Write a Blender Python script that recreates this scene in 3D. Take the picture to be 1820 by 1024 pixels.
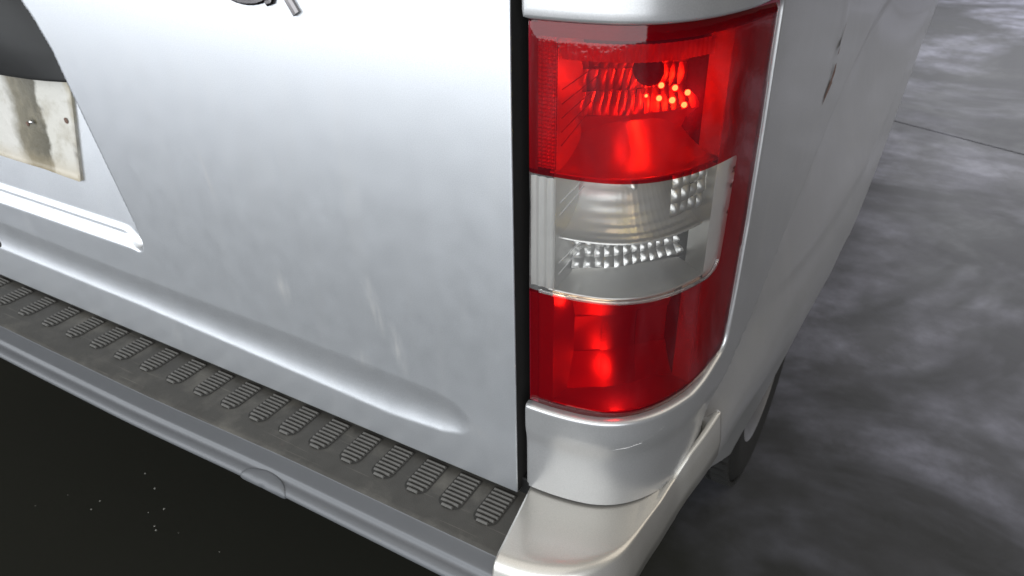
import bpy, math, random
from mathutils import Vector, Matrix
from mathutils.geometry import delaunay_2d_cdt
random.seed(7)
R = math.radians
for o in list(bpy.data.objects): bpy.data.objects.remove(o)
scene = bpy.context.scene
col = scene.collection

# ------------------------------------------------------------ camera, world, lamps, exposure
cam = bpy.data.cameras.new('camera'); cam_o = bpy.data.objects.new('camera', cam); col.objects.link(cam_o)
cam.lens = 26.565; cam.sensor_width = 36; cam.clip_start = 0.02; cam.clip_end = 200
rot = Matrix(((0.86484456, -0.24769686, 0.43668085), (0.50180428, 0.4531343, -0.73679154), (-0.01537412, 0.85633847, 0.51618607)))
cam_o.matrix_world = Matrix.Translation((0.334, -0.559, 1.259)) @ rot.to_4x4()
cam.dof.use_dof = True; cam.dof.focus_distance = 0.72; cam.dof.aperture_fstop = 13
scene.camera = cam_o
world = bpy.data.worlds.new('World'); scene.world = world; world.use_nodes = True
bg = world.node_tree.nodes['Background']; bg.inputs[0].default_value = (1.0, 0.94, 0.83, 1); bg.inputs[1].default_value = 0.085
scene.view_settings.view_transform = 'Standard'; scene.view_settings.look = 'None'
scene.view_settings.exposure = 0; scene.view_settings.gamma = 1
def area(name, loc, target, sx, sy, power, color):
    l = bpy.data.lights.new(name, 'AREA'); l.shape = 'RECTANGLE'; l.size = sx; l.size_y = sy; l.energy = power; l.color = color
    o = bpy.data.objects.new(name, l); col.objects.link(o); o.location = loc
    o.rotation_euler = (Vector(target) - Vector(loc)).to_track_quat('-Z', 'Y').to_euler()
    return o
# daylight through the workshop's doorway behind the van, its far doorway and its roof light
area('doorway_light', (-1.8, -4.6, 2.3), (-1.8, 0, 2.3), 14.6, 4.5, 920, (0.91, 0.955, 1.0))
area('far_doorway_light', (1.8, 9.0, 3.0), (1.2, 4.6, 0.0), 5.0, 2.4, 350, (0.92, 0.94, 1.0))
area('roof_light', (-0.2, -1.6, 4.2), (-0.1, -0.3, 0.5), 4.0, 2.6, 46, (1.0, 0.96, 0.90))
area('side_roof_light', (3.6, 1.6, 4.3), (0.3, 0.6, 0.6), 3.5, 4.0, 70, (1.0, 0.90, 0.76))  # unseen warm fill, added to lighten the ledge and side panel

# ------------------------------------------------------------ materials
def mat(name):
    m = bpy.data.materials.new(name); m.use_nodes = True
    return m, m.node_tree, m.node_tree.nodes['Principled BSDF']
def N(nt, t, **k):
    n = nt.nodes.new(t)
    for a, v in k.items():
        if a.startswith('i_'): n.inputs[a[2:].replace('_', ' ')].default_value = v
        else: setattr(n, a, v)
    return n
def ramp(nt, src, stops):
    r = nt.nodes.new('ShaderNodeValToRGB'); e = r.color_ramp.elements
    while len(e) < len(stops): e.new(0.5)
    for k, (p, c) in enumerate(stops):
        e[k].position = p; e[k].color = c if len(c) == 4 else (*c, 1)
    nt.links.new(src, r.inputs[0]); return r.outputs[0]
def coords(nt, scale=(1, 1, 1), rot=(0, 0, 0)):
    tc = N(nt, 'ShaderNodeTexCoord'); mp = N(nt, 'ShaderNodeMapping')
    mp.inputs['Scale'].default_value = scale; mp.inputs['Rotation'].default_value = rot
    nt.links.new(tc.outputs['Object'], mp.inputs[0]); return mp.outputs[0]
def noise(nt, vec, scale, detail=4, rough=0.55, dist=0.0):
    n = N(nt, 'ShaderNodeTexNoise'); n.inputs['Scale'].default_value = scale; n.inputs['Detail'].default_value = detail
    n.inputs['Roughness'].default_value = rough; n.inputs['Distortion'].default_value = dist
    nt.links.new(vec, n.inputs['Vector']); return n.outputs['Fac']
def mixc(nt, fac, a, b, mode='MIX'):
    m = N(nt, 'ShaderNodeMix', data_type='RGBA', blend_type=mode)
    if isinstance(fac, float): m.inputs[0].default_value = fac
    else: nt.links.new(fac, m.inputs[0])
    for s, v in ((6, a), (7, b)):
        if isinstance(v, tuple): m.inputs[s].default_value = (*v, 1)
        else: nt.links.new(v, m.inputs[s])
    return m.outputs[2]
def bump(nt, b, h, strength, dist=0.001):
    n = N(nt, 'ShaderNodeBump'); n.inputs['Strength'].default_value = strength; n.inputs['Distance'].default_value = dist
    nt.links.new(h, n.inputs['Height']); nt.links.new(n.outputs[0], b.inputs['Normal'])
def math_(nt, op, a, b=None):
    n = N(nt, 'ShaderNodeMath', operation=op)
    for i, v in enumerate((a, b)):
        if v is None: continue
        if isinstance(v, (int, float)): n.inputs[i].default_value = v
        else: nt.links.new(v, n.inputs[i])
    return n.outputs[0]

def paint(name, base, dirt=1.0, smears=(), metal=0.86, rough=0.35, coat=0.35):
    m, nt, b = mat(name)
    v = coords(nt)
    fleck = noise(nt, v, 900, 2)
    c = mixc(nt, ramp(nt, fleck, [(0.3, (0.0,) * 3), (0.7, (1,) * 3)]), tuple(x * 0.93 for x in base), tuple(min(1, x * 1.07) for x in base))
    # dusty film and run-off streaks, slanting a little
    vs = coords(nt, (26, 26, 2.2), (0, R(-9), 0))
    st = noise(nt, vs, 1.0, 5, 0.6)
    stm = ramp(nt, st, [(0.50, (0,) * 3), (0.80, (1,) * 3)])
    cl = ramp(nt, noise(nt, v, 7, 5, 0.6), [(0.35, (0,) * 3), (0.75, (1,) * 3)])
    dm = math_(nt, 'MULTIPLY', math_(nt, 'MULTIPLY', stm, cl), 0.42 * dirt)
    for (x, z, rx, rz, ang, amt) in smears:       # individual chalky drips
        mp = N(nt, 'ShaderNodeMapping', vector_type='TEXTURE'); mp.inputs['Location'].default_value = (x, 0, z)
        mp.inputs['Rotation'].default_value = (0, R(ang), 0); mp.inputs['Scale'].default_value = (rx, 10, rz)
        nt.links.new(v, mp.inputs[0])
        g = N(nt, 'ShaderNodeTexGradient', gradient_type='SPHERICAL'); nt.links.new(mp.outputs[0], g.inputs[0])
        nn = ramp(nt, noise(nt, coords(nt, (160, 160, 30), (0, R(ang), 0)), 1, 3), [(0.35, (0.1,) * 3), (0.65, (1,) * 3)])
        dm = math_(nt, 'ADD', dm, math_(nt, 'MULTIPLY', math_(nt, 'MULTIPLY', g.outputs['Fac'], nn), amt))
    dm = math_(nt, 'MINIMUM', dm, 1.0)
    c = mixc(nt, dm, c, (0.60, 0.57, 0.52))
    nt.links.new(c, b.inputs['Base Color'])
    nt.links.new(math_(nt, 'SUBTRACT', metal, math_(nt, 'MULTIPLY', dm, 0.35)), b.inputs['Metallic'])
    rg = math_(nt, 'ADD', rough, math_(nt, 'MULTIPLY', noise(nt, v, 30, 5), 0.08))
    nt.links.new(rg, b.inputs['Roughness'])
    b.inputs['Coat Weight'].default_value = coat; b.inputs['Coat Roughness'].default_value = 0.10
    orange = noise(nt, v, 260, 2); bump(nt, b, orange, 0.03, 0.0004)
    return m
M = {}
M['paint'] = paint('silver_paint', (0.44, 0.44, 0.44), 0.5, (), 0.70, 0.30, 0.3)
M['cap_paint'] = paint('faded_bumper_paint', (0.48, 0.465, 0.43), 0.5, (), 0.72, 0.34, 1.0)
M['door_paint'] = paint('silver_door_paint', (0.60, 0.615, 0.635), 0.55,
    [(-0.185, 0.79, 0.013, 0.05, -12, 0.45), (-0.155, 0.735, 0.012, 0.045, -12, 0.45), (-0.335, 0.77, 0.016, 0.03, -8, 0.45),
     (-0.43, 0.90, 0.005, 0.045, -12, 0.45), (-0.215, 0.70, 0.02, 0.02, 0, 0.25), (-0.05, 0.655, 0.02, 0.012, 0, 0.3)])
def plain(name, base, rough, metallic=0.0, coat=0.0, n_scale=40, var=0.12, bmp=0.1, bscale=400, spec=0.5):
    m, nt, b = mat(name); v = coords(nt)
    c = mixc(nt, noise(nt, v, n_scale, 5), tuple(x * (1 - var) for x in base), tuple(min(1, x * (1 + var)) for x in base))
    nt.links.new(c, b.inputs['Base Color']); b.inputs['Metallic'].default_value = metallic
    nt.links.new(math_(nt, 'ADD', rough - 0.05, math_(nt, 'MULTIPLY', noise(nt, v, 25, 4), 0.1)), b.inputs['Roughness'])
    b.inputs['Coat Weight'].default_value = coat; b.inputs['Specular IOR Level'].default_value = spec
    if bmp: bump(nt, b, noise(nt, v, bscale, 3), bmp, 0.0006)
    return m
M['bumper_grey'] = plain('grey_bumper_paint', (0.088, 0.091, 0.097), 0.50, 0.15, 0.10, 14, 0.10, 0.05)
M['tread'] = plain('ribbed_step_plastic', (0.070, 0.067, 0.060), 0.62, 0, 0, 60, 0.22, 0.5, 700)
def scuffed():
    m, nt, b = mat('scuffed_step_plastic'); v = coords(nt)
    base = mixc(nt, noise(nt, v, 60, 5), (0.036, 0.034, 0.030), (0.056, 0.053, 0.047))
    dust = ramp(nt, noise(nt, v, 13, 6, 0.65), [(0.50, (0,) * 3), (0.75, (1,) * 3)])
    scr = ramp(nt, noise(nt, coords(nt, (9, 260, 260), (0, 0, R(14))), 1.0, 3), [(0.64, (0,) * 3), (0.72, (1,) * 3)])
    k = math_(nt, 'MINIMUM', math_(nt, 'ADD', math_(nt, 'MULTIPLY', dust, 0.30), math_(nt, 'MULTIPLY', scr, 0.22)), 1.0)
    nt.links.new(mixc(nt, k, base, (0.22, 0.205, 0.175)), b.inputs['Base Color'])
    b.inputs['Roughness'].default_value = 0.6; b.inputs['Specular IOR Level'].default_value = 0.35
    bump(nt, b, noise(nt, v, 700, 3), 0.5, 0.0006)
    return m
M['tread'] = scuffed()
M['rib'] = plain('worn_rib_plastic', (0.085, 0.081, 0.074), 0.6, 0, 0, 90, 0.3, 0.5, 700)
M['pocket'] = plain('grimy_groove_plastic', (0.022, 0.021, 0.018), 0.85, 0, 0, 60, 0.3, 0.5, 700)  # for flat dark sheets: shade of recessed grooves put into the colour
M['black_plastic'] = plain('black_grained_plastic', (0.009, 0.009, 0.0088), 0.55, 0, 0, 80, 0.15, 0.35, 1200, 0.28)
M['seal'] = plain('black_rubber_seal', (0.010, 0.009, 0.008), 0.75, 0, 0, 60, 0.3, 0.3)
M['under'] = plain('black_underside', (0.012, 0.012, 0.011), 0.8, 0, 0, 20, 0.3, 0.3, spec=0.2)
M['tyre'] = plain('tyre_rubber', (0.014, 0.0135, 0.0125), 0.85, 0, 0, 50, 0.3, 0.4, spec=0.25)
M['rim'] = plain('steel_wheel', (0.25, 0.25, 0.26), 0.4, 0.8)
M['chrome'] = plain('chrome', (0.78, 0.77, 0.76), 0.12, 1.0, 0, 30, 0.06, 0.0)
M['badge'] = plain('tarnished_chrome', (0.16, 0.15, 0.15), 0.16, 1.0, 0, 30, 0.06, 0.0)  # dark reflections of the chrome are put into its base colour
M['lamp_chrome'] = plain('lamp_reflector_metal', (0.52, 0.515, 0.50), 0.36, 1.0, 0, 30, 0.06, 0.06, 300)
M['lamp_grey'] = plain('lamp_shelf_metal', (0.50, 0.49, 0.47), 0.34, 0.75, 0, 40, 0.10, 0.1, 300)
M['lamp_dim'] = plain('dim_lamp_plastic', (0.22, 0.215, 0.21), 0.5)
M['lamp_pale'] = plain('pale_lamp_plastic', (0.62, 0.60, 0.59), 0.45)
M['rust'] = plain('rusty_scratch', (0.10, 0.055, 0.04), 0.8, 0, 0, 300, 0.5, 0.3)
M['pale_scratch'] = plain('pale_scratch', (0.75, 0.74, 0.72), 0.6)
M['grit'] = plain('pale_grit', (0.20, 0.195, 0.17), 0.8)

def lens_mat(name, tint, body, body_amt, ridge=0.0, rough=0.05, grain=0.25):
    m, nt, b = mat(name); nt.nodes.remove(b)
    out = nt.nodes['Material Output']
    tr = N(nt, 'ShaderNodeBsdfTransparent'); tr.inputs[0].default_value = (*tint, 1)
    tl = N(nt, 'ShaderNodeBsdfTranslucent'); tl.inputs[0].default_value = (*body, 1)
    df = N(nt, 'ShaderNodeBsdfDiffuse'); df.inputs[0].default_value = (*body, 1)
    ad = N(nt, 'ShaderNodeMixShader'); ad.inputs[0].default_value = 0.6
    nt.links.new(tl.outputs[0], ad.inputs[1]); nt.links.new(df.outputs[0], ad.inputs[2])
    m1 = N(nt, 'ShaderNodeMixShader'); m1.inputs[0].default_value = body_amt
    nt.links.new(tr.outputs[0], m1.inputs[1]); nt.links.new(ad.outputs[0], m1.inputs[2])
    gl = N(nt, 'ShaderNodeBsdfGlossy'); gl.inputs['Roughness'].default_value = rough; gl.inputs[0].default_value = (1, 1, 1, 1)
    fr = N(nt, 'ShaderNodeFresnel'); fr.inputs[0].default_value = 1.40
    v = coords(nt)
    h = noise(nt, v, 90, 3)
    bp = N(nt, 'ShaderNodeBump'); bp.inputs['Strength'].default_value = grain; bp.inputs['Distance'].default_value = 0.0006
    nt.links.new(h, bp.inputs['Height'])
    for s in (gl, fr, df): nt.links.new(bp.outputs[0], s.inputs['Normal'])
    m2 = N(nt, 'ShaderNodeMixShader'); nt.links.new(fr.outputs[0], m2.inputs[0])
    nt.links.new(m1.outputs[0], m2.inputs[1]); nt.links.new(gl.outputs[0], m2.inputs[2])
    nt.links.new(m2.outputs[0], out.inputs[0])
    return m
M['red_lens'] = lens_mat('red_lens_plastic', (0.66, 0.006, 0.006), (0.30, 0.001, 0.012), 0.22)
M['clear_lens'] = lens_mat('clear_lens_plastic', (0.90, 0.90, 0.89), (0.7, 0.69, 0.68), 0.13)
M['border_red'] = plain('dark_red_lens_border', (0.16, 0.006, 0.022), 0.15, 0, 0.3, 60, 0.2, 0.05)
def ridge_plastic(name, base, rough, metallic, scale):
    m, nt, b = mat(name); v = coords(nt)
    b.inputs['Base Color'].default_value = (*base, 1); b.inputs['Roughness'].default_value = rough; b.inputs['Metallic'].default_value = metallic
    w = N(nt, 'ShaderNodeTexWave', wave_type='BANDS', bands_direction='Z'); w.inputs['Scale'].default_value = scale
    nt.links.new(v, w.inputs[0]); bump(nt, b, w.outputs['Fac'], 0.8, 0.0012)
    return m
M['reflex'] = ridge_plastic('prismatic_reflector', (0.75, 0.74, 0.74), 0.22, 0.7, 90)

def plate_mat():
    m, nt, b = mat('stained_plate'); v = coords(nt)
    sx = N(nt, 'ShaderNodeSeparateXYZ'); nt.links.new(v, sx.inputs[0])
    # a brown stained band between two pale ones, slanting with the plate, edges wandering
    u = math_(nt, 'ADD', sx.outputs[0], math_(nt, 'MULTIPLY', sx.outputs[2], 0.02))
    u = math_(nt, 'ADD', u, math_(nt, 'MULTIPLY', math_(nt, 'SUBTRACT', noise(nt, v, 22, 5, 0.6), 0.5), 0.055))
    t = N(nt, 'ShaderNodeMapRange'); t.inputs[1].default_value = -0.98; t.inputs[2].default_value = -0.70
    nt.links.new(u, t.inputs[0])
    P = (0.44, 0.425, 0.385)
    base = ramp(nt, t.outputs[0], [(0.0, P), (0.40, (0.45, 0.435, 0.40)), (0.49, (0.12, 0.105, 0.07)), (0.70, (0.065, 0.057, 0.036)), (0.735, (0.43, 0.415, 0.37)), (0.93, P), (1.0, (0.35, 0.31, 0.22))])
    blot = ramp(nt, noise(nt, v, 30, 6, 0.65), [(0.50, (0,) * 3), (0.72, (1,) * 3)])
    c = mixc(nt, math_(nt, 'MULTIPLY', blot, 0.55), base, (0.22, 0.19, 0.13))
    # rusty rim towards the lower edge
    zz = N(nt, 'ShaderNodeMapRange'); zz.inputs[1].default_value = 0.865; zz.inputs[2].default_value = 0.835
    nt.links.new(math_(nt, 'ADD', sx.outputs[2], math_(nt, 'MULTIPLY', noise(nt, v, 40, 3), 0.012)), zz.inputs[0])
    c = mixc(nt, math_(nt, 'MULTIPLY', zz.outputs[0], 0.6), c, (0.33, 0.27, 0.17))
    nt.links.new(c, b.inputs['Base Color']); b.inputs['Roughness'].default_value = 0.42
    bump(nt, b, noise(nt, v, 60, 4), 0.5, 0.002)
    return m
M['plate'] = plate_mat()

def floor_mat():
    m, nt, b = mat('worn_concrete'); v = coords(nt)
    geo = N(nt, 'ShaderNodeNewGeometry')
    p = geo.outputs['Position']
    big = noise(nt, p, 0.9, 5, 0.6, 0.6); mid = noise(nt, p, 3.2, 7, 0.68, 0.8); fine = noise(nt, p, 28, 5, 0.6)
    c = mixc(nt, ramp(nt, mid, [(0.42, (0,) * 3), (0.64, (1,) * 3)]), (0.028, 0.0275, 0.030), (0.070, 0.069, 0.079))
    cloud = mixc(nt, ramp(nt, noise(nt, p, 5.0, 6, 0.6, 0.1), [(0.38, (0,) * 3), (0.66, (1,) * 3)]), (0.13, 0.128, 0.148), (0.37, 0.37, 0.455))
    c = mixc(nt, ramp(nt, big, [(0.44, (0,) * 3), (0.60, (1,) * 3)]), c, cloud)
    c = mixc(nt, ramp(nt, fine, [(0.3, (0.3,) * 3), (0.8, (0,) * 3)]), c, (0.05, 0.05, 0.05))
    # van's shade on the floor, put into the colour as a soft ellipse
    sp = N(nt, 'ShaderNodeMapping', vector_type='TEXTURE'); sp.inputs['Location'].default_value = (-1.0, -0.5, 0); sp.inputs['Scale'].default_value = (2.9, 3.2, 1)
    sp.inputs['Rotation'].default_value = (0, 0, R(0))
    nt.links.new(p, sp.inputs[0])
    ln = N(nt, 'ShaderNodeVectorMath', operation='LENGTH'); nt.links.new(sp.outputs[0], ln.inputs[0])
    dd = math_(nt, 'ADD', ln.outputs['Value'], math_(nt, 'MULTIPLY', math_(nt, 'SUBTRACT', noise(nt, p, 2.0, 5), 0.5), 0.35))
    van_shade = ramp(nt, dd, [(0.46, (1,) * 3), (0.86, (0,) * 3)])
    c = mixc(nt, van_shade, c, (0.016, 0.016, 0.0125))
    nt.links.new(c, b.inputs['Base Color'])
    rg = math_(nt, 'ADD', 0.42, math_(nt, 'MULTIPLY', mid, 0.34)); nt.links.new(rg, b.inputs['Roughness'])
    nt.links.new(math_(nt, 'SUBTRACT', 0.18, math_(nt, 'MULTIPLY', van_shade, 0.10)), b.inputs['Specular IOR Level'])
    bump(nt, b, math_(nt, 'ADD', mid, math_(nt, 'MULTIPLY', fine, 0.3)), 0.25, 0.004)
    return m
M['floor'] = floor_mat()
def emit(name, c, s):
    m, nt, b = mat(name); b.inputs['Base Color'].default_value = (*c, 1)
    b.inputs['Emission Color'].default_value = (*c, 1); b.inputs['Emission Strength'].default_value = s
    return m
M['bulb'] = emit('lit_bulb', (1.0, 0.35, 0.2), 2.5)
M['led'] = emit('lit_lamp_bead', (1.0, 0.80, 0.22), 170)

# ------------------------------------------------------------ helpers
def mesh_obj(name, verts, faces, m, parent=None, smooth=True, uvauto=False):
    me = bpy.data.meshes.new(name); me.from_pydata([tuple(v) for v in verts], [], faces); me.materials.append(m)
    if smooth:
        for p in me.polygons: p.use_smooth = True
    me.validate(); me.update()
    o = bpy.data.objects.new(name, me); col.objects.link(o)
    if parent: o.parent = parent
    return o
def empty(name, loc=(0, 0, 0), parent=None):
    o = bpy.data.objects.new(name, None); col.objects.link(o); o.location = loc
    if parent: o.parent = parent
    return o
def grid(us, vs, f):
    V = [f(u, v) for v in vs for u in us]; n = len(us)
    F = [(j * n + i, j * n + i + 1, (j + 1) * n + i + 1, (j + 1) * n + i) for j in range(len(vs) - 1) for i in range(n - 1)]
    return V, F
def frange(a, b, step):
    n = max(1, int(round((b - a) / step))); return [a + (b - a) * i / n for i in range(n + 1)]
def sstep(a, b, x):
    t = min(1, max(0, (x - a) / (b - a))); return t * t * (3 - 2 * t)
def inside(p, poly):
    x, y = p; c = False; j = len(poly) - 1
    for i in range(len(poly)):
        xi, yi = poly[i]; xj, yj = poly[j]
        if (yi > y) != (yj > y) and x < (xj - xi) * (y - yi) / (yj - yi) + xi: c = not c
        j = i
    return c
def near(p, poly, d):
    x, y = p
    for i in range(len(poly)):
        ax, ay = poly[i]; bx, by = poly[i - 1]
        dx, dy = bx - ax, by - ay; L = dx * dx + dy * dy
        t = max(0, min(1, ((x - ax) * dx + (y - ay) * dy) / L)) if L else 0
        if (x - ax - t * dx) ** 2 + (y - ay - t * dy) ** 2 < d * d: return True
    return False
def resample(poly, step):
    out = []
    for i in range(len(poly)):
        a = poly[i]; b = poly[(i + 1) % len(poly)]
        n = max(1, int(math.hypot(b[0] - a[0], b[1] - a[1]) / step))
        for k in range(n): out.append((a[0] + (b[0] - a[0]) * k / n, a[1] + (b[1] - a[1]) * k / n))
    return out
def sheet(outline, holes, xs, zs, bstep):
    """triangulated flat domain with exact outlines; returns 2-D points and faces"""
    loops = [resample(outline, bstep)] + [resample(h, bstep) for h in holes]
    pts = []; edges = []
    for L in loops:
        b = len(pts); pts += L; edges += [(b + i, b + (i + 1) % len(L)) for i in range(len(L))]
    for x in xs:
        for z in zs:
            p = (x, z)
            if inside(p, loops[0]) and not any(inside(p, h) for h in loops[1:]) and not any(near(p, L, bstep * 0.5) for L in ([outline] + list(holes))): pts.append(p)
    r = delaunay_2d_cdt([Vector(p) for p in pts], edges, [], 0, 1e-7)
    P = [tuple(v) for v in r[0]]; F = []
    for f in r[2]:
        c = (sum(P[i][0] for i in f) / len(f), sum(P[i][1] for i in f) / len(f))
        if inside(c, loops[0]) and not any(inside(c, h) for h in loops[1:]): F.append(tuple(f))
    return P, F, loops
def rounded(pts, radii, n=8):
    out = []
    m = len(pts)
    for i in range(m):
        p = Vector(pts[i]); a = Vector(pts[i - 1]); b = Vector(pts[(i + 1) % m]); r = radii[i]
        if r <= 0: out.append(tuple(p)); continue
        u = (a - p).normalized(); w = (b - p).normalized(); ang = u.angle(w); d = min(r / math.tan(ang / 2), (a - p).length * .49, (b - p).length * .49)
        s = p + u * d; e = p + w * d
        for k in range(n + 1):
            t = k / n; q = s * (1 - t) ** 2 + p * 2 * t * (1 - t) + e * t * t; out.append(tuple(q))
    return out
def box(name, lo, hi, m, parent, bev=0.0):
    V = [(x, y, z) for x in (lo[0], hi[0]) for y in (lo[1], hi[1]) for z in (lo[2], hi[2])]
    F = [(0, 1, 3, 2), (4, 6, 7, 5), (0, 4, 5, 1), (2, 3, 7, 6), (0, 2, 6, 4), (1, 5, 7, 3)]
    o = mesh_obj(name, V, F, m, parent, False)
    if bev:
        md = o.modifiers.new('bevel', 'BEVEL'); md.width = bev; md.segments = 3
    return o

# plan curve of the van's rear corner and side
PL = [(0.022, 0), (0.040, 0.0003), (0.057, 0.0015), (0.078, 0.0045), (0.100, 0.0105), (0.120, 0.0215), (0.137, 0.038), (0.152, 0.061), (0.164, 0.090), (0.173, 0.122),
      (0.179, 0.155), (0.184, 0.190), (0.189, 0.240), (0.193, 0.320), (0.197, 0.45), (0.200, 0.6), (0.204, 0.9), (0.207, 1.3), (0.206, 2.0), (0.198, 3.0), (0.18, 4.0)]
def catmull(P, n):
    out = []
    for i in range(len(P) - 1):
        p0 = P[max(i - 1, 0)]; p1 = P[i]; p2 = P[i + 1]; p3 = P[min(i + 2, len(P) - 1)]
        for k in range(n):
            t = k / n
            out.append(tuple(0.5 * ((2 * p1[j]) + (-p0[j] + p2[j]) * t + (2 * p0[j] - 5 * p1[j] + 4 * p2[j] - p3[j]) * t * t + (-p0[j] + 3 * p1[j] - 3 * p2[j] + p3[j]) * t ** 3) for j in (0, 1)))
    out.append(P[-1]); return out
CURVE = catmull(PL, 12)
ARC = [0.0]
for a, b in zip(CURVE, CURVE[1:]): ARC.append(ARC[-1] + math.hypot(b[0] - a[0], b[1] - a[1]))
import bisect
def plan(s, off=0.0):
    s = min(max(s, 0), ARC[-1] - 1e-6); i = min(bisect.bisect_right(ARC, s) - 1, len(CURVE) - 2)
    t = (s - ARC[i]) / (ARC[i + 1] - ARC[i]); a = CURVE[i]; b = CURVE[i + 1]
    def nrm(k):
        k = min(max(k, 1), len(CURVE) - 2); p = CURVE[k - 1]; q = CURVE[k + 1]; d = math.hypot(q[0] - p[0], q[1] - p[1]); return ((q[1] - p[1]) / d, -(q[0] - p[0]) / d)
    n0 = nrm(i); n1 = nrm(i + 1)
    nx = n0[0] * (1 - t) + n1[0] * t; ny = n0[1] * (1 - t) + n1[1] * t
    return (a[0] + (b[0] - a[0]) * t + nx * off, a[1] + (b[1] - a[1]) * t + ny * off)
def s_of_y(y):
    for i, c in enumerate(CURVE):
        if i > 20 and c[1] >= y: return ARC[i]
    return ARC[-1]
def s_of_x(x):
    for i, c in enumerate(CURVE):
        if c[0] >= x: return ARC[i]
    return ARC[-1]
def lerp(tab, x):
    if x <= tab[0][0]: return tab[0][1]
    for a, b in zip(tab, tab[1:]):
        if x <= b[0]: return a[1] + (b[1] - a[1]) * (x - a[0]) / (b[0] - a[0])
    return tab[-1][1]
def smooth_tab(tab): return catmull(tab, 8)

van = empty('parked_van', (0, 0, 0))
van['label'] = 'silver van seen at its rear corner, with tall red and clear tail lamp'
van['category'] = 'van'

# ------------------------------------------------------------ floor
TH = math.atan2(3.319 - 3.546, 0.688 - 0.132)      # direction of the saw-cut joint
def slab(name, a0, a1):
    ux, uy = math.cos(TH), math.sin(TH); vx, vy = -uy, ux; ox, oy = 0.132, 3.546
    c = [(-30, a0), (30, a0), (30, a1), (-30, a1)]
    V = [(ox + u * ux + v * vx, oy + u * uy + v * vy, z) for z in (0, -0.1) for u, v in c]
    F = [(0, 1, 2, 3), (0, 4, 5, 1), (1, 5, 6, 2), (2, 6, 7, 3), (3, 7, 4, 0)]
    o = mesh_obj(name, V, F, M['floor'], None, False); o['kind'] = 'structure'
    md = o.modifiers.new('bevel', 'BEVEL'); md.width = 0.003; md.segments = 2
    return o
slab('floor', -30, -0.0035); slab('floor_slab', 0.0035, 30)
jf = mesh_obj('joint_filler', [(-40, -40, -0.02), (40, -40, -0.02), (40, 40, -0.02), (-40, 40, -0.02)], [(0, 1, 2, 3)], M['under'], None, False); jf['kind'] = 'structure'
# pale grit lying on the dark floor behind the van
V = []; F = []
spots = [(-0.907, .018), (-0.895, .012), (-1.0, 0.09), (-1.07, -.02), (-1.075, 0.005), (-1.06, 0.11), (-0.93, .06)]
for k in range(26): spots.append((random.uniform(-1.25, 0.4), random.uniform(-0.4, 0.35)))
for i, (x, y) in enumerate(spots):
    r = random.uniform(0.0016, 0.0032) if i < 7 else random.uniform(0.0008, 0.0016); b = len(V)
    for k in range(5):
        a = k * 1.2566 + random.random(); V.append((x + r * math.cos(a) * random.uniform(.6, 1.2), y + r * math.sin(a), 0.0))
    V.append((x, y, r * 0.8)); F += [(b + k, b + (k + 1) % 5, b + 5) for k in range(5)]
g = mesh_obj('floor_grit', V, F, M['grit'], None, False)
g['kind'] = 'stuff'; g['label'] = 'pale specks of grit scattered on the dark floor below the bumper'; g['category'] = 'grit'

# ------------------------------------------------------------ body side / rear quarter
zcrease = smooth_tab([(0.0, 0.60), (0.10, 0.63), (0.148, 0.664), (0.258, 0.742), (0.414, 0.842), (0.611, 0.938), (0.868, 1.015), (1.2, 1.06), (2.0, 1.06), (4.0, 1.05)])
xflare = smooth_tab([(0.0, 0.10), (0.12, 0.186), (0.17, 0.199), (0.30, 0.207), (0.44, 0.218), (0.56, 0.226), (0.85, 0.238), (1.22, 0.238), (2.0, 0.222), (3.0, 0.20), (4.0, 0.17)])
S_END = s_of_y(3.98)
def body_off(s, z):
    x, y = plan(s); off = 0.0055 - 0.0040 * sstep(SL - 0.085, SL - 0.01, s)
    off -= 0.0035 * sstep(0.70, 0.67, z)
    if y > 0.10:
        w = sstep(0.135, 0.18, y)
        zc = lerp(zcrease, y); d = zc - z
        fl = max(0, lerp(xflare, y) - x - 0.004)
        if d > -0.03:
            bh = min(0.105, max(0.03, (zc - 0.60) * 0.5))
            dip = min(0.026, bh * 0.26); off += w * -dip * sstep(-0.004, bh, d) - w * 0.0035 * sstep(-0.004, 0.008, d) + w * 0.0035 * sstep(bh * 0.9, bh * 1.1, d)
            off += w * (fl + dip) * sstep(bh * 0.95, max(bh + 0.05, (zc - 0.60)), d)
        if z < 0.58: off -= (0.58 - z) * (0.45 - 0.25 * sstep(0.3, 0.6, y)) * sstep(0.58, 0.54, z)
        # press line of the sliding door's rail end
        off += 0.0025 * math.exp(-((y - 0.475) / 0.008) ** 2) * sstep(0.955, 1.0, z)
    if z > 1.15: off -= (z - 1.15) ** 2 * 0.16
    return off
def body_pt(s, z, extra=0.0):
    x, y = plan(s, body_off(s, z) + extra); return (x, y, z)
s20 = s_of_y(0.13)
SL = s_of_y(0.188)
def lens_outline(grow=0.0):
    g = grow
    pts = [(-g, 1.129 + g), (-g, 0.7285 - g), (s_of_y(0.100), 0.7285 - g), (s_of_y(0.176) + g * .7, 0.745 - g * .6), (s_of_y(0.184) + g * .25, 0.90), (s_of_y(0.184) + g * .25, 1.00), (s_of_y(0.182) + g * .25, 1.129 + g)]
    return rounded(pts, [0.002, 0.002, 0.02, 0.030, 0, 0, 0.010 + g])
arch = [(s_of_y(0.82) + 0.30 * math.cos(a), 0.28 + 0.30 * math.sin(a)) for a in [R(180 - i * 6) for i in range(31)]]
outline = [(0, 0.604)] + [(0, 1.72), (S_END, 1.72), (S_END, 0.26)] + [(arch[-1][0], 0.26)] + arch[::-1] + [(arch[0][0], 0.26), (s20 + 0.02, 0.30), (s20, 0.604)]
hole = lens_outline(0.0045)
hole = [(max(0.0, p[0]), p[1]) for p in hole]
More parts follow.
